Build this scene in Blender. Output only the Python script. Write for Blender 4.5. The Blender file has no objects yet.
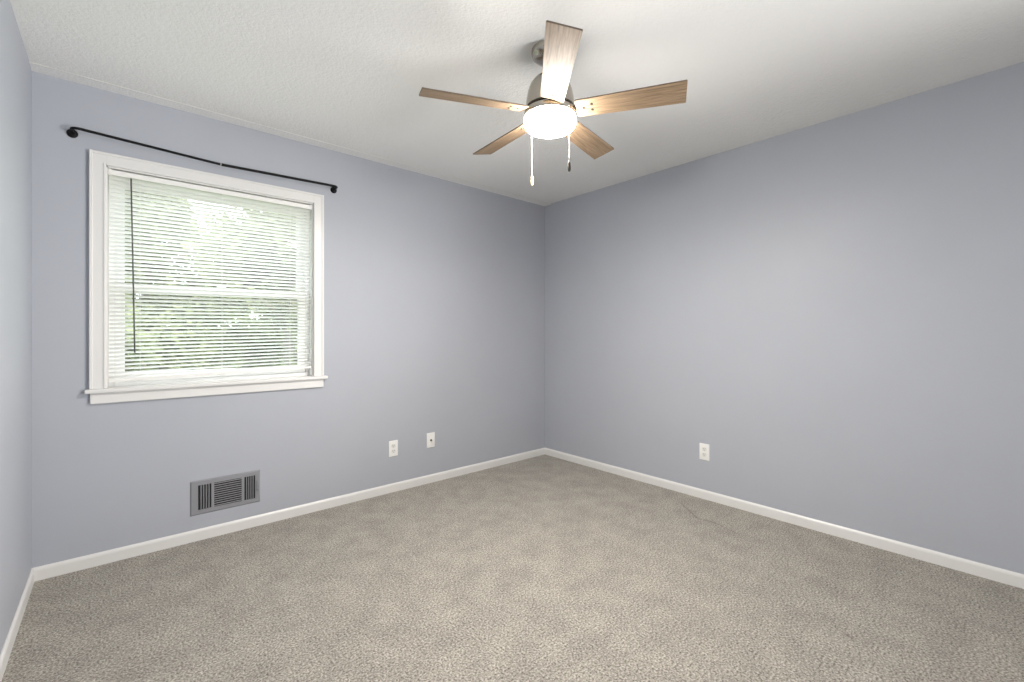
import bpy, bmesh, math, random
from mathutils import Vector, Matrix

random.seed(7)
S = bpy.context.scene
COL = S.collection
PI = math.pi

# ---------------------------------------------------------------- camera
F_PX, HOR, YAW = 451.6, 334.0, math.radians(48.8)
cam_data = bpy.data.cameras.new('camera')
cam_data.sensor_fit = 'HORIZONTAL'
cam_data.sensor_width = 36.0
cam_data.lens = F_PX / 1024.0 * 36.0
cam_data.shift_y = -(341.0 - HOR) / 1024.0
cam_data.clip_start = 0.02
cam = bpy.data.objects.new('camera', cam_data)
cam.location = (0.305, -3.133, 1.182)
cam.rotation_euler = (PI / 2, 0, YAW - PI / 2)
COL.objects.link(cam)
S.camera = cam

# ---------------------------------------------------------------- sky, fill light, exposure
SKY_STRENGTH = 5.2
FILL_POWER = 39.0
LAMP_STRENGTH = 485.0

world = bpy.data.worlds.new('sky')
S.world = world
world.use_nodes = True
wn = world.node_tree.nodes
wn['Background'].inputs['Color'].default_value = (0.90, 0.96, 1.0, 1)
wn['Background'].inputs['Strength'].default_value = SKY_STRENGTH

# unseen area light added behind the camera to brighten left wall and ceiling
fill = bpy.data.lights.new('added_fill', 'AREA')
fill.shape = 'RECTANGLE'
fill.size, fill.size_y = 1.0, 1.5
fill.spread = math.radians(76)
fill.energy = FILL_POWER
fill.color = (1.0, 0.985, 0.97)
fo = bpy.data.objects.new('added_fill', fill)
fo.location = (3.10, -4.60, 1.0)
fo.rotation_euler = (PI / 2 + math.radians(16), 0, math.radians(44))
COL.objects.link(fo)

# second unseen light, added at the back left to lift the near right wall
side_fill = bpy.data.lights.new('added_side_fill', 'AREA')
side_fill.shape = 'RECTANGLE'
side_fill.size, side_fill.size_y = 0.8, 1.9
side_fill.energy = 10.0
side_fill.spread = math.radians(100)
side_fill.color = (1.0, 0.985, 0.97)
ho = bpy.data.objects.new('added_side_fill', side_fill)
ho.location = (0.45, -4.65, 1.05)
ho.rotation_euler = (PI / 2 + math.radians(4), 0, math.radians(-62))
COL.objects.link(ho)

# sun high behind the house: it lights the trees, not the window
sun = bpy.data.lights.new('sun', 'SUN')
sun.energy = 9.0
sun.angle = math.radians(0.6)
sun.color = (1.0, 0.95, 0.86)
so = bpy.data.objects.new('sun', sun)
so.rotation_euler = (math.radians(42), 0, math.radians(14))
so.location = (0, -8, 12)
COL.objects.link(so)

vs = S.view_settings
S.display_settings.display_device = 'sRGB'
vs.view_transform = 'Standard'
vs.look = 'None'
vs.exposure = 0.0
vs.gamma = 1.0
vs.use_curve_mapping = False
S.cycles.use_denoising = True
S.cycles.use_light_tree = False
S.cycles.max_bounces = 12
S.cycles.diffuse_bounces = 8
S.cycles.transparent_max_bounces = 24
S.cycles.sample_clamp_indirect = 8.0

# ---------------------------------------------------------------- room dimensions (metres)
LX, BY, HZ = 3.478, -4.80, 2.448        # right wall x, back wall y, ceiling z
WX0, WX1, WZ0, WZ1 = 0.265, 1.288, 0.885, 2.049   # window opening

# ---------------------------------------------------------------- helpers
def new_bm():
    return bmesh.new()

def box(bm, x0, x1, y0, y1, z0, z1, bevel=0.0, seg=2):
    b = bmesh.new()
    vs_ = [b.verts.new(p) for p in ((x0,y0,z0),(x1,y0,z0),(x1,y1,z0),(x0,y1,z0),(x0,y0,z1),(x1,y0,z1),(x1,y1,z1),(x0,y1,z1))]
    for f in ((3,2,1,0),(4,5,6,7),(0,1,5,4),(1,2,6,5),(2,3,7,6),(3,0,4,7)):
        b.faces.new([vs_[i] for i in f])
    if bevel > 0:
        bmesh.ops.bevel(b, geom=list(b.edges), offset=bevel, segments=seg, profile=0.5, affect='EDGES', clamp_overlap=True)
    merge(bm, b)

def merge(dst, src, matrix=None):
    if matrix is not None:
        bmesh.ops.transform(src, matrix=matrix, verts=src.verts)
    me = bpy.data.meshes.new('tmp')
    src.to_mesh(me); src.free()
    dst.from_mesh(me)
    bpy.data.meshes.remove(me)

def lathe(bm, prof, seg=48, matrix=None, close_ends=True):
    """prof: list of (r, z); revolved about local z"""
    b = bmesh.new()
    rings = []
    for r, z in prof:
        if r < 1e-6:
            rings.append([b.verts.new((0, 0, z))])
        else:
            rings.append([b.verts.new((r*math.cos(2*PI*k/seg), r*math.sin(2*PI*k/seg), z)) for k in range(seg)])
    for a, c in zip(rings[:-1], rings[1:]):
        for k in range(seg):
            k2 = (k+1) % seg
            if len(a) == 1 and len(c) == 1: continue
            if len(a) == 1: b.faces.new((a[0], c[k2], c[k]))
            elif len(c) == 1: b.faces.new((a[k], a[k2], c[0]))
            else: b.faces.new((a[k], a[k2], c[k2], c[k]))
    if close_ends:
        for ring, rev in ((rings[0], False), (rings[-1], True)):
            if len(ring) > 1:
                b.faces.new(ring[::-1] if rev else ring)
    bmesh.ops.recalc_face_normals(b, faces=b.faces)
    merge(bm, b, matrix)

def tube(bm, pts, r, seg=12):
    """round tube through points, capped"""
    b = bmesh.new()
    pts = [Vector(p) for p in pts]
    up = None
    rings = []
    for i, p in enumerate(pts):
        if i == 0: d = pts[1]-p
        elif i == len(pts)-1: d = p-pts[i-1]
        else: d = (pts[i+1]-p).normalized() + (p-pts[i-1]).normalized()
        d.normalize()
        if up is None:
            up = Vector((0,0,1)) if abs(d.z) < 0.9 else Vector((1,0,0))
        u = (up - d*up.dot(d)).normalized()
        up = u
        w = d.cross(u)
        rr = r[i] if isinstance(r, (list, tuple)) else r
        rings.append([b.verts.new(p + (u*math.cos(2*PI*k/seg) + w*math.sin(2*PI*k/seg))*rr) for k in range(seg)])
    for a, c in zip(rings[:-1], rings[1:]):
        for k in range(seg):
            b.faces.new((a[k], a[(k+1)%seg], c[(k+1)%seg], c[k]))
    b.faces.new(rings[0][::-1]); b.faces.new(rings[-1])
    bmesh.ops.recalc_face_normals(b, faces=b.faces)
    merge(bm, b)

def prism(bm, outline, axis, a0, a1):
    """extrude a 2-D outline. axis 'x': outline=(y,z); 'y': outline=(x,z); 'z': outline=(x,y)"""
    b = bmesh.new()
    def P(u, v, a):
        return {'x': (a,u,v), 'y': (u,a,v), 'z': (u,v,a)}[axis]
    A = [b.verts.new(P(u,v,a0)) for u, v in outline]
    B = [b.verts.new(P(u,v,a1)) for u, v in outline]
    n = len(A)
    for i in range(n):
        b.faces.new((A[i], A[(i+1)%n], B[(i+1)%n], B[i]))
    b.faces.new(A[::-1]); b.faces.new(B)
    bmesh.ops.recalc_face_normals(b, faces=b.faces)
    merge(bm, b)

def obj(name, bm, mat, parent=None, smooth=None, keep_world=True):
    me = bpy.data.meshes.new(name)
    bm.to_mesh(me); bm.free()
    if mat is not None: me.materials.append(mat)
    o = bpy.data.objects.new(name, me)
    COL.objects.link(o)
    if smooth is not None:
        for p in me.polygons: p.use_smooth = True
        me.set_sharp_from_angle(angle=math.radians(smooth))
    if parent is not None:
        o.parent = parent
    return o

def tag(o, label=None, cat=None, group=None, kind=None):
    if label: o['label'] = label
    if cat: o['category'] = cat
    if group: o['group'] = group
    if kind: o['kind'] = kind
    return o

def empty(name, loc, rz=0.0):
    o = bpy.data.objects.new(name, None)
    o.empty_display_size = 0.05
    o.location = loc
    o.rotation_euler = (0, 0, rz)
    COL.objects.link(o)
    return o

# ---------------------------------------------------------------- materials
def mat(name, color, rough=0.6, metal=0.0, spec=0.5):
    m = bpy.data.materials.new(name)
    m.use_nodes = True
    b = m.node_tree.nodes['Principled BSDF']
    b.inputs['Base Color'].default_value = (*color, 1)
    b.inputs['Roughness'].default_value = rough
    b.inputs['Metallic'].default_value = metal
    b.inputs['Specular IOR Level'].default_value = spec
    return m

def nodes(m):
    nt = m.node_tree
    return nt, nt.nodes, nt.links, nt.nodes['Principled BSDF']

def add_noise(m, scale, detail=2.0, rough=0.5, vec=None, stretch=None):
    nt, N, L, b = nodes(m)
    tc = N.new('ShaderNodeTexCoord')
    n = N.new('ShaderNodeTexNoise')
    n.inputs['Scale'].default_value = scale
    n.inputs['Detail'].default_value = detail
    n.inputs['Roughness'].default_value = rough
    if stretch:
        mp = N.new('ShaderNodeMapping'); mp.inputs['Scale'].default_value = stretch
        L.new(tc.outputs['Object'], mp.inputs['Vector']); L.new(mp.outputs['Vector'], n.inputs['Vector'])
    else:
        L.new(tc.outputs['Object'], n.inputs['Vector'])
    return n

def ramp(m, src, stops):
    nt, N, L, b = nodes(m)
    r = N.new('ShaderNodeValToRGB')
    while len(r.color_ramp.elements) < len(stops): r.color_ramp.elements.new(0.5)
    for e, (p, c) in zip(r.color_ramp.elements, stops):
        e.position = p; e.color = (*c, 1)
    L.new(src, r.inputs['Fac'])
    return r

def add_bump(m, src, strength, dist):
    nt, N, L, b = nodes(m)
    bp = N.new('ShaderNodeBump')
    bp.inputs['Strength'].default_value = strength
    bp.inputs['Distance'].default_value = dist
    L.new(src, bp.inputs['Height'])
    old = b.inputs['Normal'].links
    if old: L.new(old[0].from_socket, bp.inputs['Normal'])
    L.new(bp.outputs['Normal'], b.inputs['Normal'])

def paint_wall():
    m = mat('wall_paint', (0.425, 0.445, 0.50), 0.5, spec=0.35)
    n = add_noise(m, 220, 2.0)
    add_bump(m, n.outputs['Fac'], 0.10, 0.001)
    # faint scuffs where the paint was touched up
    nt, N, L, b = nodes(m)
    s = add_noise(m, 2.3, 4.0, 0.6)
    r = ramp(m, s.outputs['Fac'], [(0.35, (0.420, 0.440, 0.488)), (0.65, (0.430, 0.450, 0.499))])
    L.new(r.outputs['Color'], b.inputs['Base Color'])
    return m

def paint_ceiling():
    m = mat('ceiling_texture', (0.86, 0.86, 0.845), 0.9, spec=0.1)
    n = add_noise(m, 95, 3.0, 0.55)
    add_bump(m, n.outputs['Fac'], 0.55, 0.006)
    n2 = add_noise(m, 34, 2.0, 0.5)
    add_bump(m, n2.outputs['Fac'], 0.25, 0.008)
    return m

def carpet_mat():
    m = mat('carpet_pile', (0.36, 0.32, 0.28), 1.0, spec=0.0)
    nt, N, L, b = nodes(m)
    n = add_noise(m, 128, 3.0, 0.62)
    r = ramp(m, n.outputs['Fac'], [(0.34, (0.125, 0.112, 0.092)), (0.45, (0.325, 0.30, 0.262)), (0.55, (0.435, 0.406, 0.36)), (0.66, (0.66, 0.622, 0.565))])
    big = add_noise(m, 7.0, 6.0, 0.68)
    rb = ramp(m, big.outputs['Fac'], [(0.36, (0.81, 0.81, 0.81)), (0.63, (1.03, 1.03, 1.02))])
    mx = N.new('ShaderNodeMix'); mx.data_type = 'RGBA'; mx.blend_type = 'MULTIPLY'
    mx.inputs['Factor'].default_value = 1.0
    L.new(r.outputs['Color'], mx.inputs[6]); L.new(rb.outputs['Color'], mx.inputs[7])
    # a crease and a small dark spot trodden into the pile
    marks = (((3.275, -1.535), (3.110, -1.733), 0.010), ((3.110, -1.733), (3.125, -1.848), 0.007), ((3.125, -1.848), (3.068, -2.005), 0.006), ((2.464, -2.658), (2.452, -2.687), 0.010))
    tc = N.new('ShaderNodeTexCoord')
    wob = N.new('ShaderNodeTexNoise'); wob.inputs['Scale'].default_value = 35.0
    L.new(tc.outputs['Object'], wob.inputs['Vector'])
    def vm(op, a, b_=None):
        v = N.new('ShaderNodeVectorMath'); v.operation = op
        for i, x in enumerate((a, b_)):
            if x is None: continue
            if isinstance(x, tuple): v.inputs[i].default_value = x
            else: L.new(x, v.inputs[i])
        return v
    def mt(op, a, b_=None):
        v = N.new('ShaderNodeMath'); v.operation = op
        for i, x in enumerate((a, b_)):
            if x is None: continue
            if isinstance(x, (int, float)): v.inputs[i].default_value = x
            else: L.new(x, v.inputs[i])
        return v
    w1 = vm('SUBTRACT', wob.outputs['Color'], (0.5, 0.5, 0.5))
    w2 = vm('MULTIPLY', w1.outputs[0], (0.02, 0.02, 0.0))
    pos = vm('MULTIPLY', vm('ADD', tc.outputs['Object'], w2.outputs[0]).outputs[0], (1, 1, 0))
    col = mx.outputs[2]
    for (ax, ay), (bx, by), wd in marks:
        dx, dy = bx-ax, by-ay
        rel = vm('SUBTRACT', pos.outputs[0], (ax, ay, 0.0))
        dt = vm('DOT_PRODUCT', rel.outputs[0], (dx/(dx*dx+dy*dy), dy/(dx*dx+dy*dy), 0.0))
        cl = mt('MINIMUM', mt('MAXIMUM', dt.outputs['Value'], 0.0).outputs[0], 1.0)
        pr = N.new('ShaderNodeVectorMath'); pr.operation = 'SCALE'; pr.inputs[0].default_value = (dx, dy, 0.0)
        L.new(cl.outputs[0], pr.inputs['Scale'])
        d = vm('LENGTH', vm('SUBTRACT', rel.outputs[0], pr.outputs[0]).outputs[0])
        mr = N.new('ShaderNodeMapRange'); mr.inputs['From Min'].default_value = 0.0; mr.inputs['From Max'].default_value = wd
        mr.inputs['To Min'].default_value = 0.55; mr.inputs['To Max'].default_value = 0.0
        L.new(d.outputs['Value'], mr.inputs['Value'])
        mk = N.new('ShaderNodeMix'); mk.data_type = 'RGBA'
        L.new(mr.outputs['Result'], mk.inputs['Factor']); L.new(col, mk.inputs[6]); mk.inputs[7].default_value = (0.10, 0.088, 0.075, 1)
        col = mk.outputs[2]
    L.new(col, b.inputs['Base Color'])
    add_bump(m, n.outputs['Fac'], 0.8, 0.012)
    n2 = add_noise(m, 14, 3.0, 0.6)
    add_bump(m, n2.outputs['Fac'], 0.30, 0.03)
    b.inputs['Sheen Weight'].default_value = 0.15
    return m

def wood_mat():
    m = mat('weathered_oak', (0.4, 0.27, 0.17), 0.52, spec=0.4)
    nt, N, L, b = nodes(m)
    n = add_noise(m, 6.0, 6.0, 0.65, stretch=(1.2, 22, 22))
    r = ramp(m, n.outputs['Fac'], [(0.28, (0.11, 0.073, 0.045)), (0.45, (0.22, 0.15, 0.09)), (0.58, (0.30, 0.21, 0.132)), (0.75, (0.40, 0.295, 0.20))])
    L.new(r.outputs['Color'], b.inputs['Base Color'])
    add_bump(m, n.outputs['Fac'], 0.15, 0.002)
    return m

M = {}
M['wall'] = paint_wall()
M['ceiling'] = paint_ceiling()
M['carpet'] = carpet_mat()
M['trim'] = mat('white_trim', (0.74, 0.735, 0.72), 0.35)
M['vinyl'] = mat('white_vinyl', (0.82, 0.82, 0.81), 0.4)
M['wood'] = wood_mat()
M['wood_edge'] = mat('dark_wood_edge', (0.14, 0.10, 0.065), 0.6)
M['nickel'] = mat('brushed_nickel', (0.42, 0.39, 0.345), 0.24, 1.0)
nn = add_noise(M['nickel'], 40, 2.0, 0.5, stretch=(1, 1, 14))
add_bump(M['nickel'], nn.outputs['Fac'], 0.05, 0.001)
M['screw'] = mat('bronze_screw', (0.05, 0.035, 0.022), 0.5, 0.3)
M['black'] = mat('black_iron', (0.006, 0.006, 0.007), 0.5, spec=0.2)
M['joint'] = mat('bare_steel', (0.5, 0.5, 0.5), 0.3, 1.0)
M['plastic'] = mat('white_plastic', (0.84, 0.835, 0.81), 0.35)
M['slot'] = mat('dark_slot', (0.10, 0.10, 0.095), 0.7)
M['recept'] = mat('receptacle_plastic', (0.74, 0.735, 0.71), 0.35)
M['vent'] = mat('painted_vent_metal', (0.26, 0.265, 0.285), 0.5)
M['louver'] = mat('louver_metal', (0.24, 0.245, 0.26), 0.5)
M['duct'] = mat('dark_duct', (0.015, 0.015, 0.018), 0.8)
M['wand'] = mat('smoky_plastic', (0.05, 0.055, 0.05), 0.25)
M['chain'] = mat('bright_chain', (0.55, 0.53, 0.50), 0.35, 0.4)
M['fob'] = mat('pale_fob', (0.42, 0.35, 0.25), 0.35)
M['fob_dark'] = mat('dark_fob', (0.04, 0.035, 0.03), 0.3)
M['bark'] = mat('bark', (0.16, 0.15, 0.12), 0.9)
M['grass'] = mat('lawn', (0.07, 0.12, 0.03), 0.95)
gn = add_noise(M['grass'], 30, 4.0)
gr = ramp(M['grass'], gn.outputs['Fac'], [(0.3, (0.05, 0.09, 0.02)), (0.7, (0.10, 0.16, 0.045))])
M['grass'].node_tree.links.new(gr.outputs['Color'], M['grass'].node_tree.nodes['Principled BSDF'].inputs['Base Color'])
M['siding'] = mat('outside_siding', (0.6, 0.6, 0.58), 0.7)

def glass_mat():
    m = bpy.data.materials.new('window_glass'); m.use_nodes = True
    nt = m.node_tree; N, L = nt.nodes, nt.links
    N.remove(N['Principled BSDF'])
    t = N.new('ShaderNodeBsdfTransparent'); t.inputs['Color'].default_value = (0.95, 0.97, 0.96, 1)
    g = N.new('ShaderNodeBsdfGlossy'); g.inputs['Roughness'].default_value = 0.02
    mx = N.new('ShaderNodeMixShader'); mx.inputs['Fac'].default_value = 0.05
    L.new(t.outputs[0], mx.inputs[1]); L.new(g.outputs[0], mx.inputs[2])
    L.new(mx.outputs[0], N['Material Output'].inputs['Surface'])
    return m
M['glass'] = glass_mat()

def leafy(name, c, trans):
    m = bpy.data.materials.new(name); m.use_nodes = True
    nt = m.node_tree; N, L = nt.nodes, nt.links
    N.remove(N['Principled BSDF'])
    d = N.new('ShaderNodeBsdfDiffuse'); t = N.new('ShaderNodeBsdfTranslucent')
    mx = N.new('ShaderNodeMixShader'); mx.inputs['Fac'].default_value = trans
    if isinstance(c, list):
        tc = N.new('ShaderNodeTexCoord'); n = N.new('ShaderNodeTexNoise'); r = N.new('ShaderNodeValToRGB')
        n.inputs['Scale'].default_value = 1.6; n.inputs['Detail'].default_value = 5
        L.new(tc.outputs['Object'], n.inputs['Vector']); L.new(n.outputs['Fac'], r.inputs['Fac'])
        r.color_ramp.elements[0].position = 0.36; r.color_ramp.elements[0].color = (*c[0], 1)
        r.color_ramp.elements[1].position = 0.64; r.color_ramp.elements[1].color = (*c[1], 1)
        L.new(r.outputs['Color'], d.inputs['Color']); L.new(r.outputs['Color'], t.inputs['Color'])
    else:
        d.inputs['Color'].default_value = (*c, 1); t.inputs['Color'].default_value = (*c, 1)
    L.new(d.outputs[0], mx.inputs[1]); L.new(t.outputs[0], mx.inputs[2])
    L.new(mx.outputs[0], N['Material Output'].inputs['Surface'])
    return m
M['leaf'] = leafy('tree_leaves', [(0.11, 0.135, 0.075), (0.42, 0.45, 0.27)], 0.4)
M['slat'] = leafy('blind_slat', (0.86, 0.86, 0.845), 0.20)

def shade_mat():
    m = bpy.data.materials.new('lit_opal_glass'); m.use_nodes = True
    nt, N, L, b = nodes(m)
    b.inputs['Base Color'].default_value = (0.9, 0.88, 0.84, 1)
    b.inputs['Emission Color'].default_value = (1.0, 0.945, 0.875, 1)
    # glow weighted to the underside of the glass, dimmer sides spare blades and ceiling
    geo = N.new('ShaderNodeNewGeometry'); sep = N.new('ShaderNodeSeparateXYZ'); mr = N.new('ShaderNodeMapRange')
    L.new(geo.outputs['Normal'], sep.inputs[0]); L.new(sep.outputs['Z'], mr.inputs['Value'])
    mr.inputs['From Min'].default_value = -1.0; mr.inputs['From Max'].default_value = 0.0
    mr.inputs['To Min'].default_value = LAMP_STRENGTH*0.92; mr.inputs['To Max'].default_value = LAMP_STRENGTH*0.16
    L.new(mr.outputs['Result'], b.inputs['Emission Strength'])
    return m
M['shade'] = shade_mat()

# ================================================================ SETTING
def struct(name, bm, m, smooth=None, parent=None):
    o = obj(name, bm, m, parent, smooth)
    if parent is None: o['kind'] = 'structure'
    return o

T = 0.15
bm = new_bm(); box(bm, -T, LX+T, BY-T, T, -0.12, 0.0); struct('floor', bm, M['carpet'])
bm = new_bm(); box(bm, -T, LX+T, BY-T, T, HZ, HZ+0.12); struct('ceiling', bm, M['ceiling'])
bm = new_bm(); box(bm, -T, 0, BY-T, T, 0, HZ); struct('wall_left', bm, M['wall'])
bm = new_bm(); box(bm, LX, LX+T, BY-T, T, 0, HZ); struct('wall_right', bm, M['wall'])
bm = new_bm(); box(bm, 0, LX, BY-T, BY, 0, HZ); struct('wall_back', bm, M['wall'])
# window wall with its opening
bm = new_bm()
box(bm, 0, WX0, 0, T, 0, HZ); box(bm, WX1, LX, 0, T, 0, HZ)
box(bm, WX0, WX1, 0, T, 0, WZ0-0.02); box(bm, WX0, WX1, 0, T, WZ1, HZ)
struct('wall_front', bm, M['wall'])

# baseboards: profile with an eased top edge
BH, BT = 0.064, 0.010
prof = [(0, 0), (BT, 0), (BT, BH-0.016), (BT-0.002, BH-0.008), (BT-0.006, BH-0.002), (0.003, BH), (0, BH)]
bm = new_bm(); prism(bm, [(-u, v) for u, v in prof], 'x', 0, LX); struct('baseboard_front', bm, M['trim'])
bm = new_bm(); prism(bm, [(LX-u, v) for u, v in prof], 'y', BY, -BT); struct('baseboard_right', bm, M['trim'])
bm = new_bm(); prism(bm, [(u, v) for u, v in prof], 'y', BY, -BT); struct('baseboard_left', bm, M['trim'])
bm = new_bm(); prism(bm, [(BY+u, v) for u, v in prof], 'x', BT, LX-BT); struct('baseboard_back', bm, M['trim'])

# flat cover strip on the ceiling along the window wall
bm = new_bm(); prism(bm, [(0, HZ), (0, HZ-0.010), (-0.090, HZ-0.008), (-0.076, HZ)], 'x', 0, LX); struct('trim_1', bm, M['ceiling'])

# ---------------------------------------------------------------- window
win = empty('window_1', ((WX0+WX1)/2, 0, WZ0)); win['kind'] = 'structure'
wl = Vector(win.location)
def wpart(name, bm, m, parent=None, smooth=None):
    """bm is in world coordinates; keep it there under the window"""
    bmesh.ops.translate(bm, vec=-wl, verts=bm.verts)
    return obj(name, bm, m, parent or win, smooth)

CO = 0.065; CX0, CX1, CZ1 = 0.200, 1.353, 2.114
bm = new_bm()     # casing: outer band + inner bead, two sides and a head
ST = 0.902        # stool top
for x0, x1, bx0, bx1 in ((CX0, WX0, WX0-0.012, WX0), (WX1, CX1, WX1, WX1+0.012)):
    box(bm, x0, x1, -0.016, 0, ST, CZ1, 0.001)
    ox0, ox1 = (x0, x0+0.014) if x0 == CX0 else (x1-0.014, x1)
    box(bm, ox0, ox1, -0.021, -0.012, ST, CZ1, 0.003)
    box(bm, bx0, bx1, -0.020, -0.012, ST, WZ1+0.010, 0.003)
box(bm, WX0, WX1, -0.016, 0, WZ1, CZ1, 0.001)
box(bm, CX0+0.002, CX1-0.002, -0.0205, -0.012, CZ1-0.014, CZ1-0.0005, 0.003)
box(bm, WX0, WX1, -0.0195, -0.012, WZ1, WZ1+0.010, 0.003)
wpart('casing', bm, M['trim'])
bm = new_bm(); box(bm, 0.183, 1.374, -0.036, 0.0, ST-0.021, ST, 0.005, 3)
box(bm, WX0, WX1, -0.004, 0.075, ST-0.021, ST, 0.0)
wpart('stool', bm, M['trim'])
bm = new_bm(); box(bm, 0.203, 1.352, -0.016, 0, 0.826, ST-0.021, 0.004); wpart('apron', bm, M['trim'])
bm = new_bm()     # jamb liner
box(bm, WX0-0.006, WX0+0.006, -0.002, T+0.01, ST, WZ1); box(bm, WX1-0.006, WX1+0.006, -0.002, T+0.01, ST, WZ1)
box(bm, WX0, WX1, -0.002, T+0.01, WZ1-0.006, WZ1+0.008)
wpart('jamb', bm, M['trim'])
# vinyl frame inside the jamb
bm = new_bm()
fx0, fx1 = WX0+0.006, WX1-0.006
box(bm, fx0, fx0+0.025, 0.055, 0.14, ST, WZ1-0.006, 0.003); box(bm, fx1-0.025, fx1, 0.055, 0.14, ST, WZ1-0.006, 0.003)
box(bm, fx0+0.025, fx1-0.025, 0.055, 0.14, WZ1-0.034, WZ1-0.006, 0.003); box(bm, fx0+0.025, fx1-0.025, 0.055, 0.14, ST, ST+0.022, 0.003)
wpart('frame', bm, M['vinyl'])
def sash(name, y0, y1, z0, z1, bot, top):
    a, c = fx0+0.025, fx1-0.025
    bm = new_bm()
    box(bm, a, a+0.042, y0, y1, z0, z1, 0.004); box(bm, c-0.042, c, y0, y1, z0, z1, 0.004)
    box(bm, a+0.040, c-0.040, y0+0.001, y1-0.001, z0, z0+bot, 0.004); box(bm, a+0.040, c-0.040, y0+0.001, y1-0.001, z1-top, z1, 0.004)
    s = wpart(name, bm, M['vinyl'])
    g = new_bm(); ym = (y0+y1)/2
    box(g, a+0.038, c-0.038, ym-0.002, ym+0.002, z0+bot-0.004, z1-top+0.004)
    wpart('glass_pane', g, M['glass'], s)
    return s
sash('lower_sash', 0.060, 0.090, ST+0.022, 1.455, 0.048, 0.040)
sash('upper_sash', 0.096, 0.126, 1.418, WZ1-0.034, 0.036, 0.040)
bm = new_bm(); box(bm, 0.755, 0.805, 0.064, 0.082, 1.455, 1.468, 0.004); box(bm, 0.772, 0.812, 0.066, 0.076, 1.468, 1.476, 0.003)
wpart('sash_lock', bm, M['vinyl'])

# ================================================================ MINI BLIND
blind = empty('mini_blind', ((WX0+WX1)/2, 0.02, 0.93))
tag(blind, 'white horizontal mini blind, lowered and open, inside the window frame', 'blind')
bl = Vector(blind.location)
def bpart(name, bm, m, parent=None, smooth=None):
    bmesh.ops.translate(bm, vec=-bl, verts=bm.verts)
    return obj(name, bm, m, parent or blind, smooth)
BX0, BX1 = WX0+0.009, WX1-0.009
YB = 0.018                       # centre plane of the slats
bm = new_bm()                    # head rail: open-topped channel
ZT = 2.036
box(bm, BX0, BX1, YB-0.014, YB+0.014, ZT-0.026, ZT-0.0235, 0.0008, 1)
box(bm, BX0, BX1, YB-0.0145, YB-0.012, ZT-0.026, ZT, 0.0008, 1); box(bm, BX0, BX1, YB+0.012, YB+0.0145, ZT-0.026, ZT, 0.0008, 1)
for xx in (BX0, BX1-0.002): box(bm, xx, xx+0.002, YB-0.014, YB+0.014, ZT-0.026, ZT)
bpart('headrail', bm, M['plastic'])
for xx in (BX0-0.002, BX1-0.010):
    bm = new_bm(); box(bm, xx, xx+0.012, YB-0.018, YB+0.018, ZT-0.029, ZT+0.004, 0.0015); bpart('mounting_bracket', bm, M['plastic'])
for xx in (0.432, 1.080):
    bm = new_bm(); box(bm, xx, xx+0.030, YB-0.017, YB-0.014, ZT-0.006, ZT+0.002, 0.001); box(bm, xx+0.008, xx+0.022, YB-0.019, YB-0.014, ZT-0.003, ZT+0.001, 0.001)
    bpart('clip', bm, M['recept'])
Z1, PITCH, NS = 1.997, 0.0212, 50
ZBOT = 0.940
SW, TILT = 0.0255, math.radians(28)
def lift(x, z):                  # the right end of the blind hangs a little high
    return (x-BX0)/(BX1-BX0) * 0.024 * (ZT-z)/(ZT-ZBOT)
bm = new_bm()
for i in range(NS):
    z = Z1 - (Z1-ZBOT-0.016)*i/(NS-1)
    jit = TILT + random.uniform(-0.02, 0.02)
    rows = []
    for j in range(5):
        s = (j/4-0.5)*SW
        crown = 0.0016*(1-(2*j/4-1)**2)
        y = s*math.cos(jit) + crown*math.sin(jit)
        dz = -s*math.sin(jit) + crown*math.cos(jit)
        rows.append([bm.verts.new((x, YB+y, z+dz+lift(x, z))) for x in (BX0+0.002, (BX0+BX1)/2, BX1-0.002)])
    for a, c in zip(rows[:-1], rows[1:]):
        for k in range(2): bm.faces.new((a[k], a[k+1], c[k+1], c[k]))
bpart('slats', bm, M['slat'], smooth=80)
bm = new_bm()
prism(bm, [(YB-0.012, ZBOT-0.006), (YB-0.010, ZBOT-0.009), (YB+0.010, ZBOT-0.009), (YB+0.012, ZBOT-0.006), (YB+0.012, ZBOT+0.002), (YB+0.008, ZBOT+0.005), (YB-0.008, ZBOT+0.005), (YB-0.012, ZBOT+0.002)], 'x', BX0+0.001, BX1-0.001)
for v in bm.verts: v.co.z += lift(v.co.x, ZBOT)
bpart('bottom_rail', bm, M['plastic'], smooth=30)
for xx in (0.400, 0.776, 1.150):
    bm = new_bm(); box(bm, xx-0.012, xx+0.012, YB-0.009, YB+0.009, ZBOT-0.0125+lift(xx, ZBOT), ZBOT-0.0085+lift(xx, ZBOT), 0.001); bpart('cord_button', bm, M['recept'])
for xx in (0.400, 0.776, 1.150):
    bm = new_bm()
    for yy in (-0.0125, 0.0125):
        tube(bm, [(xx, YB+yy, ZT-0.026), (xx, YB+yy, ZBOT+lift(xx, ZBOT))], 0.0006, 6)
    bpart('ladder_cord', bm, M['plastic'])
bm = new_bm()
tube(bm, [(0.3625, YB-0.020, ZT-0.030), (0.370, YB-0.022, 1.55), (0.3775, YB-0.021, 1.082)], 0.0034, 8)
w = bpart('tilt_wand', bm, M['wand'], smooth=40); w['label'] = 'dark smoky tilt wand'
bm = new_bm(); tube(bm, [(0.3625, YB-0.012, ZT-0.020), (0.3625, YB-0.020, ZT-0.022), (0.3625, YB-0.020, ZT-0.034)], 0.0022, 8)
bpart('wand_hook', bm, M['recept'], w) if False else bpart('wand_hook', bm, M['recept'])

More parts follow.
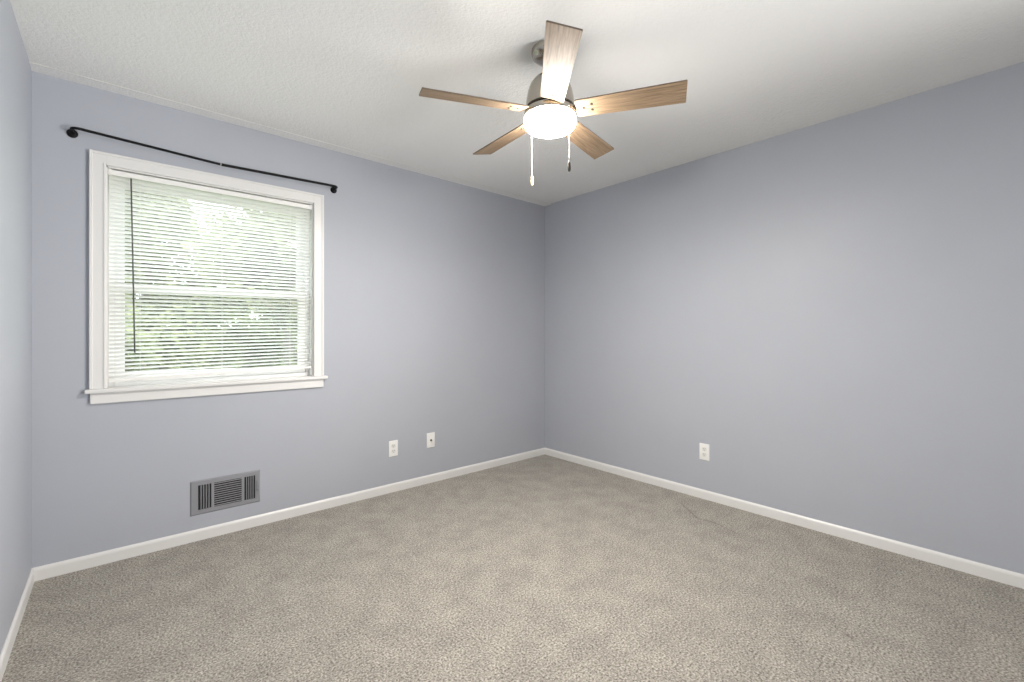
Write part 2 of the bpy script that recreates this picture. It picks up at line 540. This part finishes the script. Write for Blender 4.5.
# ================================================================ CURTAIN ROD
rod = empty('curtain_rod', (0.78, 0, 2.18))
tag(rod, 'black metal wraparound curtain rod on the wall above the window', 'curtain rod')
rl = Vector(rod.location)
def rpart(name, bm, m, smooth=40):
    bmesh.ops.translate(bm, vec=-rl, verts=bm.verts)
    return obj(name, bm, m, rod, smooth)
OUT = -0.076
def rod_path(xw, zw, xe, ze, inward, join):
    pts = [(xw, -0.004, zw), (xw, OUT+0.028, zw)]
    for k in range(1, 6):
        a = k/5*PI/2
        pts.append((xw + inward*0.028*(1-math.cos(a)), OUT+0.028-0.028*math.sin(a), zw))
    pts.append(join)
    return pts
JX = 0.761
bm = new_bm(); tube(bm, rod_path(0.139, 2.186, 0, 0, 1, (JX, OUT, 2.157)), 0.0068, 14); rpart('inner_tube', bm, M['black'])
bm = new_bm(); tube(bm, rod_path(1.424, 2.172, 0, 0, -1, (JX-0.004, OUT, 2.157)), 0.0080, 14); rpart('outer_tube', bm, M['black'])
bm = new_bm(); tube(bm, [(JX-0.008, OUT, 2.1572), (JX-0.003, OUT, 2.157)], 0.0083, 14); c = rpart('tube_joint', bm, M['joint']); c['label'] = 'bare steel ring at the joint'
for xx, zz in ((0.139, 2.180), (1.423, 2.167)):
    bm = new_bm()
    lathe(bm, [(0.0, 0.0), (0.0215, 0.0), (0.0215, 0.003), (0.019, 0.006), (0.012, 0.008), (0.0105, 0.016), (0.0, 0.016)], 32,
          Matrix.Translation((xx, 0, zz)) @ Matrix.Rotation(PI/2, 4, 'X'))
    rpart('wall_flange', bm, M['black'])

# ================================================================ CEILING FAN
FX, FY, BZ = 1.758, -1.730, 2.168
fan = empty('ceiling_fan', (FX, FY, HZ))
tag(fan, 'five-blade ceiling fan with weathered wood blades and lit drum light', 'ceiling fan')
def fpart(name, bm, m, parent=None, smooth=40):
    """bm given with x,y relative to the fan axis and world z"""
    bmesh.ops.translate(bm, vec=Vector((0, 0, -HZ)), verts=bm.verts)
    return obj(name, bm, m, parent or fan, smooth)
bm = new_bm()
lathe(bm, [(0.0, HZ), (0.078, HZ), (0.082, HZ-0.004), (0.082, HZ-0.018), (0.078, HZ-0.030), (0.064, HZ-0.042), (0.044, HZ-0.050), (0.026, HZ-0.054), (0.020, HZ-0.054), (0.0, HZ-0.054)], 56)
fpart('canopy', bm, M['nickel'])
bm = new_bm(); lathe(bm, [(0.0125, 2.325), (0.0125, HZ-0.048)], 24); fpart('downrod', bm, M['nickel'])
bm = new_bm()
lathe(bm, [(0.0, 2.345), (0.022, 2.345), (0.026, 2.338), (0.030, 2.330), (0.050, 2.325), (0.072, 2.312), (0.088, 2.290), (0.098, 2.262), (0.104, 2.230), (0.107, 2.200), (0.107, 2.188), (0.100, 2.184), (0.0, 2.184)], 64)
fpart('motor_housing', bm, M['nickel'])
bm = new_bm()
lathe(bm, [(0.0, 2.186), (0.090, 2.186), (0.090, 2.172), (0.0, 2.172)], 48); fpart('flywheel', bm, M['slot'])
bm = new_bm()
lathe(bm, [(0.0, 2.174), (0.108, 2.174), (0.113, 2.171), (0.115, 2.165), (0.115, 2.150), (0.113, 2.146), (0.0, 2.146)], 64)
fpart('light_collar', bm, M['nickel'])
bm = new_bm()
zt, zb, R, rc = 2.147, 2.087, 0.1145, 0.030
pr = [(0.0, zt), (0.108, zt), (0.114, zt-0.003), (R, zt-0.010)]
for k in range(0, 9):
    a = k/8*PI/2
    pr.append((R-rc+rc*math.cos(a), zb+0.006+rc*0.9-rc*0.9*math.sin(a)))
pr += [(0.05, zb+0.002), (0.0, zb)]
lathe(bm, pr, 64)
g = fpart('glass_shade', bm, M['shade'], smooth=60); g['label'] = 'glowing white drum glass'

R0, R1, PIT, PH = 0.118, 0.5696, -0.2491, 3.9912
W0, W1, TH = 0.050, 0.0606, 0.006
def blade_meshes():
    # blade local frame: x radial, y tangential, z normal; pitched about x by the object rotation
    b = new_bm()
    outline = []
    outline += [(R0, -W0+0.004), (R0+0.004, -W0)]
    outline += [(R1-0.003, -W1), (R1, -W1+0.003), (R1, W1-0.003), (R1-0.003, W1)]
    outline += [(R0+0.004, W0), (R0, W0-0.004)]
    prism(b, outline, 'z', -TH/2, TH/2)
    return b
scr_pts = ((0.150, 0.0), (0.186, 0.017), (0.186, -0.017))
bl_mesh = None
for k in range(5):
    a = PH + k*2*PI/5
    if bl_mesh is None:
        b = blade_meshes()
        bl_mesh = bpy.data.meshes.new('blade'); b.to_mesh(bl_mesh); b.free()
        bl_mesh.materials.append(M['wood']); bl_mesh.materials.append(M['wood_edge'])
        for p in bl_mesh.polygons:
            p.material_index = 0 if abs(p.normal.z) > 0.5 else 1
        s = new_bm(); lathe(s, [(0.0, 0.0), (0.0066, 0.0), (0.0060, -0.0018), (0.0032, -0.0030), (0.0, -0.0032)], 16)
        sc_mesh = bpy.data.meshes.new('screw'); s.to_mesh(sc_mesh); s.free(); sc_mesh.materials.append(M['screw'])
        i_ = new_bm()   # the blade iron on top of the blade, reaching in to the flywheel
        prism(i_, [(0.070, -0.016), (0.115, -0.018), (0.150, -0.034), (0.200, -0.030), (0.208, -0.018), (0.208, 0.018), (0.200, 0.030), (0.150, 0.034), (0.115, 0.018), (0.070, 0.016)], 'z', TH/2, TH/2+0.004)
        ir_mesh = bpy.data.meshes.new('blade_iron'); i_.to_mesh(ir_mesh); i_.free(); ir_mesh.materials.append(M['nickel'])
    o = bpy.data.objects.new('blade', bl_mesh); COL.objects.link(o); o.parent = fan
    o.matrix_local = Matrix.Translation((0, 0, BZ-HZ)) @ Matrix.Rotation(a, 4, 'Z') @ Matrix.Rotation(PIT, 4, 'X')
    ir = bpy.data.objects.new('blade_iron', ir_mesh); COL.objects.link(ir); ir.parent = o
    for sx, sy in scr_pts:
        q = bpy.data.objects.new('screw', sc_mesh); COL.objects.link(q); q.parent = o; q.location = (sx, sy, -TH/2)

# pull chains (screen-left one is longer)
def off(r, f):   # fan-relative position: r towards the right of the picture, f away from the camera
    fw = Vector((math.cos(YAW), math.sin(YAW), 0)); rt = Vector((math.sin(YAW), -math.cos(YAW), 0))
    return rt*r + fw*f
for (r_, f_, zend, fm, lab) in ((-0.073, 0.090, 1.917, 'fob', 'longer pull chain with pale fob'), (0.073, -0.095, 1.915, 'fob_dark', 'shorter pull chain with dark fob')):
    p = off(r_, f_)
    p = p.normalized()*0.121
    bm = new_bm()
    tube(bm, [(p.x*0.93, p.y*0.93, 2.158), (p.x, p.y, 2.156), (p.x, p.y, 2.150), (p.x, p.y, zend+0.002)], 0.0009, 8)
    z = 2.150
    while z > zend+0.004:
        lathe(bm, [(0.0, z+0.0017), (0.0014, z), (0.0, z-0.0017)], 8, Matrix.Translation((p.x, p.y, 0))); z -= 0.0042
    ch = fpart('pull_chain', bm, M['chain']); ch['label'] = lab
    bm = new_bm()
    lathe(bm, [(0.0, zend+0.004), (0.0030, zend+0.002), (0.0058, zend-0.008), (0.0072, zend-0.024), (0.0068, zend-0.036), (0.0045, zend-0.043), (0.0, zend-0.044)], 16, Matrix.Translation((p.x, p.y, 0)))
    fpart('chain_fob', bm, M[fm], ch)

# ================================================================ WALL PLATES
def plate_frame(name, loc, rz, label, cat, group=None):
    e = empty(name, loc, rz)      # local: plate in xz, facing -y
    return tag(e, label, cat, group)
def cover(parent, w=0.073, h=0.118):
    bm = new_bm(); box(bm, -w/2, w/2, -0.0055, 0, -h/2, h/2, 0.0025, 3)
    return obj('cover_plate', bm, M['plastic'], parent, 40)
def screw_at(parent, z):
    bm = new_bm(); lathe(bm, [(0.0, 0.0), (0.0034, 0.0), (0.003, 0.001), (0.0, 0.0013)], 16, Matrix.Translation((0, -0.0054, z)) @ Matrix.Rotation(PI/2, 4, 'X'))
    return obj('screw', bm, M['recept'], parent, 40)
def duplex(loc, rz, label):
    e = plate_frame('wall_outlet', loc, rz, label, 'outlet')
    cover(e)
    for zc in (0.0195, -0.0195):
        bm = new_bm()
        pts = []
        for k in range(32):
            a = 2*PI*k/32
            pts.append((0.0172*math.cos(a), max(-0.0137, min(0.0137, 0.0172*math.sin(a)))+zc))
        prism(bm, pts, 'y', -0.0078, -0.004)
        s = obj('socket', bm, M['recept'], e, 30)
        bm = new_bm()
        box(bm, -0.0077, -0.0050, -0.0082, -0.0070, zc-0.001, zc+0.0085); box(bm, 0.0050, 0.0074, -0.0082, -0.0070, zc, zc+0.0080)
        lathe(bm, [(0.0, 0.0), (0.0026, 0.0), (0.0026, 0.0006), (0.0, 0.0006)], 12, Matrix.Translation((0, -0.0076, zc-0.0070)) @ Matrix.Rotation(PI/2, 4, 'X'))
        obj('slot', bm, M['slot'], s)
    screw_at(e, 0.0)
    return e
duplex((1.864, 0, 0.325), 0, 'white electrical outlet on the window wall, right of the vent')
duplex((LX, -1.606, 0.337), -PI/2, 'white electrical outlet alone on the right-hand wall')
jack = plate_frame('cable_jack', (2.186, 0, 0.338), 0, 'white wall plate with round coaxial socket near the far corner', 'wall jack')
cover(jack)
bm = new_bm()
lathe(bm, [(0.0, 0.0), (0.0075, 0.0), (0.0075, 0.003), (0.0052, 0.003), (0.0052, 0.011), (0.0038, 0.011), (0.0038, 0.008), (0.0, 0.008)], 6 if False else 24, Matrix.Translation((0, -0.005, 0)) @ Matrix.Rotation(PI/2, 4, 'X'))
obj('coaxial_connector', bm, mat('connector_metal', (0.16, 0.14, 0.11), 0.35, 0.8), jack, 30)
screw_at(jack, 0.042); screw_at(jack, -0.042)

# ================================================================ AIR VENT
vent = empty('air_vent', (0.7955, 0, 0.244))
tag(vent, 'grey metal air register low on the wall under the window', 'vent')
VW, VH = 0.355, 0.197
banks = ((-0.140, -0.076), (-0.062, 0.078), (0.092, 0.150))   # left, centre, right openings (x)
OZ = 0.0705
bm = new_bm()
def fr(x0, x1, z0, z1, y0=-0.0065, y1=0.0): box(bm, x0, x1, y0, y1, z0, z1)
fr(-VW/2+0.006, banks[0][0], -VH/2+0.006, VH/2-0.006); fr(banks[2][1], VW/2-0.006, -VH/2+0.006, VH/2-0.006)
fr(banks[0][0], banks[2][1], OZ, VH/2-0.006); fr(banks[0][0], banks[2][1], -VH/2+0.006, -OZ)
fr(banks[0][1], banks[1][0], -OZ, OZ); fr(banks[1][1], banks[2][0], -OZ, OZ)
# sloping rim
for (xa, xb, za, zb_, ax) in ((-VW/2, VW/2, VH/2, VH/2-0.006, 'h'), (-VW/2, VW/2, -VH/2, -VH/2+0.006, 'h')):
    prism(bm, [(0, za), (-0.0065, zb_), (0, zb_)], 'x', xa, xb)
for xa, xb in ((-VW/2, -VW/2+0.006), (VW/2, VW/2-0.006)):
    prism(bm, [(xa, 0), (xb, -0.0065), (xb, 0)], 'z', -VH/2, VH/2)
obj('face_frame', bm, M['vent'], vent)
bm = new_bm(); box(bm, banks[0][0]-0.002, banks[2][1]+0.002, -0.0012, -0.0002, -OZ-0.002, OZ+0.002); obj('duct_opening', bm, M['duct'], vent)
def vert_bank(x0, x1, n, dirn):
    bm = new_bm()
    p = (x1-x0)/n
    for i in range(1, n):
        xc = x0+p*i
        b = new_bm(); box(b, -0.0022, 0.0022, -0.0040, 0.0040, -OZ, OZ)
        merge(bm, b, Matrix.Translation((xc, -0.0052, 0)) @ Matrix.Rotation(dirn*0.35, 4, 'Z'))
    o = obj('side_louvers', bm, M['louver'], vent)
vert_bank(banks[0][0], banks[0][1], 5, 1)
vert_bank(banks[2][0], banks[2][1], 5, -1)
bm = new_bm(); n = 11; p = 2*OZ/n
for i in range(n):
    zc = -OZ+p*(i+0.5)
    b = new_bm(); box(b, banks[1][0], banks[1][1], -0.0042, 0.0042, -0.0018, 0.0018)
    merge(bm, b, Matrix.Translation((0, -0.0050, zc)) @ Matrix.Rotation(-0.5, 4, 'X'))
obj('centre_louvers', bm, M['louver'], vent)
bm = new_bm(); box(bm, 0.1575, 0.1625, -0.012, -0.006, -0.020, 0.036, 0.0015); box(bm, 0.159, 0.170, -0.016, -0.010, -0.026, -0.014, 0.002); obj('damper_lever', bm, M['louver'], vent)
for xx in (-0.161, 0.1685):
    bm = new_bm(); lathe(bm, [(0.0, 0.0), (0.0036, 0.0), (0.003, 0.0012), (0.0, 0.0016)], 14, Matrix.Translation((xx, -0.0064, -0.010 if xx < 0 else 0.0)) @ Matrix.Rotation(PI/2, 4, 'X')); obj('screw', bm, M['louver'], vent, 40)

# ================================================================ OUTSIDE
bm = new_bm(); box(bm, -160, 220, 0.6, 500, -3.2, -3.0); lawn = obj('lawn', bm, M['grass']); lawn['kind'] = 'structure'
def tree(loc, r, h, nleaf, seed, label):
    rnd = random.Random(seed)
    e = empty('tree', loc)
    tag(e, label, 'tree', 'trees outside the window')
    bm = new_bm()
    top = h
    tube(bm, [(0, 0, 0), (0.05, 0.03, h*0.35), (-0.04, 0.06, h*0.6), (0.0, 0.0, h*0.92)], [0.20, 0.15, 0.11, 0.03], 12)
    for k in range(9):
        a = rnd.uniform(0, 2*PI); z0 = h*rnd.uniform(0.35, 0.75); L = r*rnd.uniform(0.5, 0.85)
        tube(bm, [(0, 0, z0), (math.cos(a)*L*0.5, math.sin(a)*L*0.5, z0+L*0.30), (math.cos(a)*L, math.sin(a)*L, z0+L*0.5)], [0.06, 0.04, 0.012], 8)
    obj('trunk', bm, M['bark'], e, 60)
    verts, faces = [], []
    blobs = []
    for k in range(26):
        a = rnd.uniform(0, 2*PI); u = rnd.uniform(0, 1)**0.5
        z = h*0.22 + (h*0.78)*rnd.random()
        rad = r*(0.35+0.65*math.sin(PI*min(1, max(0, (z-h*0.1)/(h*0.95)))))
        blobs.append((Vector((math.cos(a)*rad*u*0.8, math.sin(a)*rad*u*0.8, z)), r*rnd.uniform(0.28, 0.46)))
    for i in range(nleaf):
        c, br = blobs[rnd.randrange(len(blobs))]
        d = Vector((rnd.gauss(0,1), rnd.gauss(0,1), rnd.gauss(0,1))).normalized()*br*(rnd.random()**0.45)
        p = c+d
        s = rnd.uniform(0.07, 0.13)
        u = Vector((rnd.gauss(0,1), rnd.gauss(0,1), rnd.gauss(0,0.5))).normalized()
        w_ = u.cross(Vector((rnd.gauss(0,1), rnd.gauss(0,1), rnd.gauss(0,1)))).normalized()
        n0 = len(verts)
        verts += [p-u*s, p+w_*s*0.5-u*s*0.1, p+u*s, p-w_*s*0.5-u*s*0.1]
        faces.append((n0, n0+1, n0+2, n0+3))
    me = bpy.data.meshes.new('foliage'); me.from_pydata([tuple(v) for v in verts], [], faces); me.materials.append(M['leaf'])
    o = bpy.data.objects.new('foliage', me); COL.objects.link(o); o.parent = e
    return e
tree((-1.1, 6.2, -3.0), 1.8, 7.6, 16000, 3, 'nearer leafy tree outside, behind the left part of the blind')
tree((3.0, 6.8, -3.0), 1.8, 6.6, 16000, 5, 'nearer leafy tree outside, behind the right part of the blind')
tree((0.9, 11.5, -3.0), 2.3, 7.8, 18000, 11, 'farther leafy tree outside, behind the middle of the blind')
tree((5.8, 11.5, -3.0), 2.3, 8.4, 18000, 17, 'farther leafy tree outside, behind the right edge of the blind')
tree((4.3, 18.5, -3.0), 3.2, 8.6, 20000, 23, 'farthest broad leafy tree outside, filling the gap behind the others')
tree((-2.6, 13.5, -3.0), 2.4, 8.0, 14000, 29, 'farther leafy tree outside, behind the far left edge of the blind')
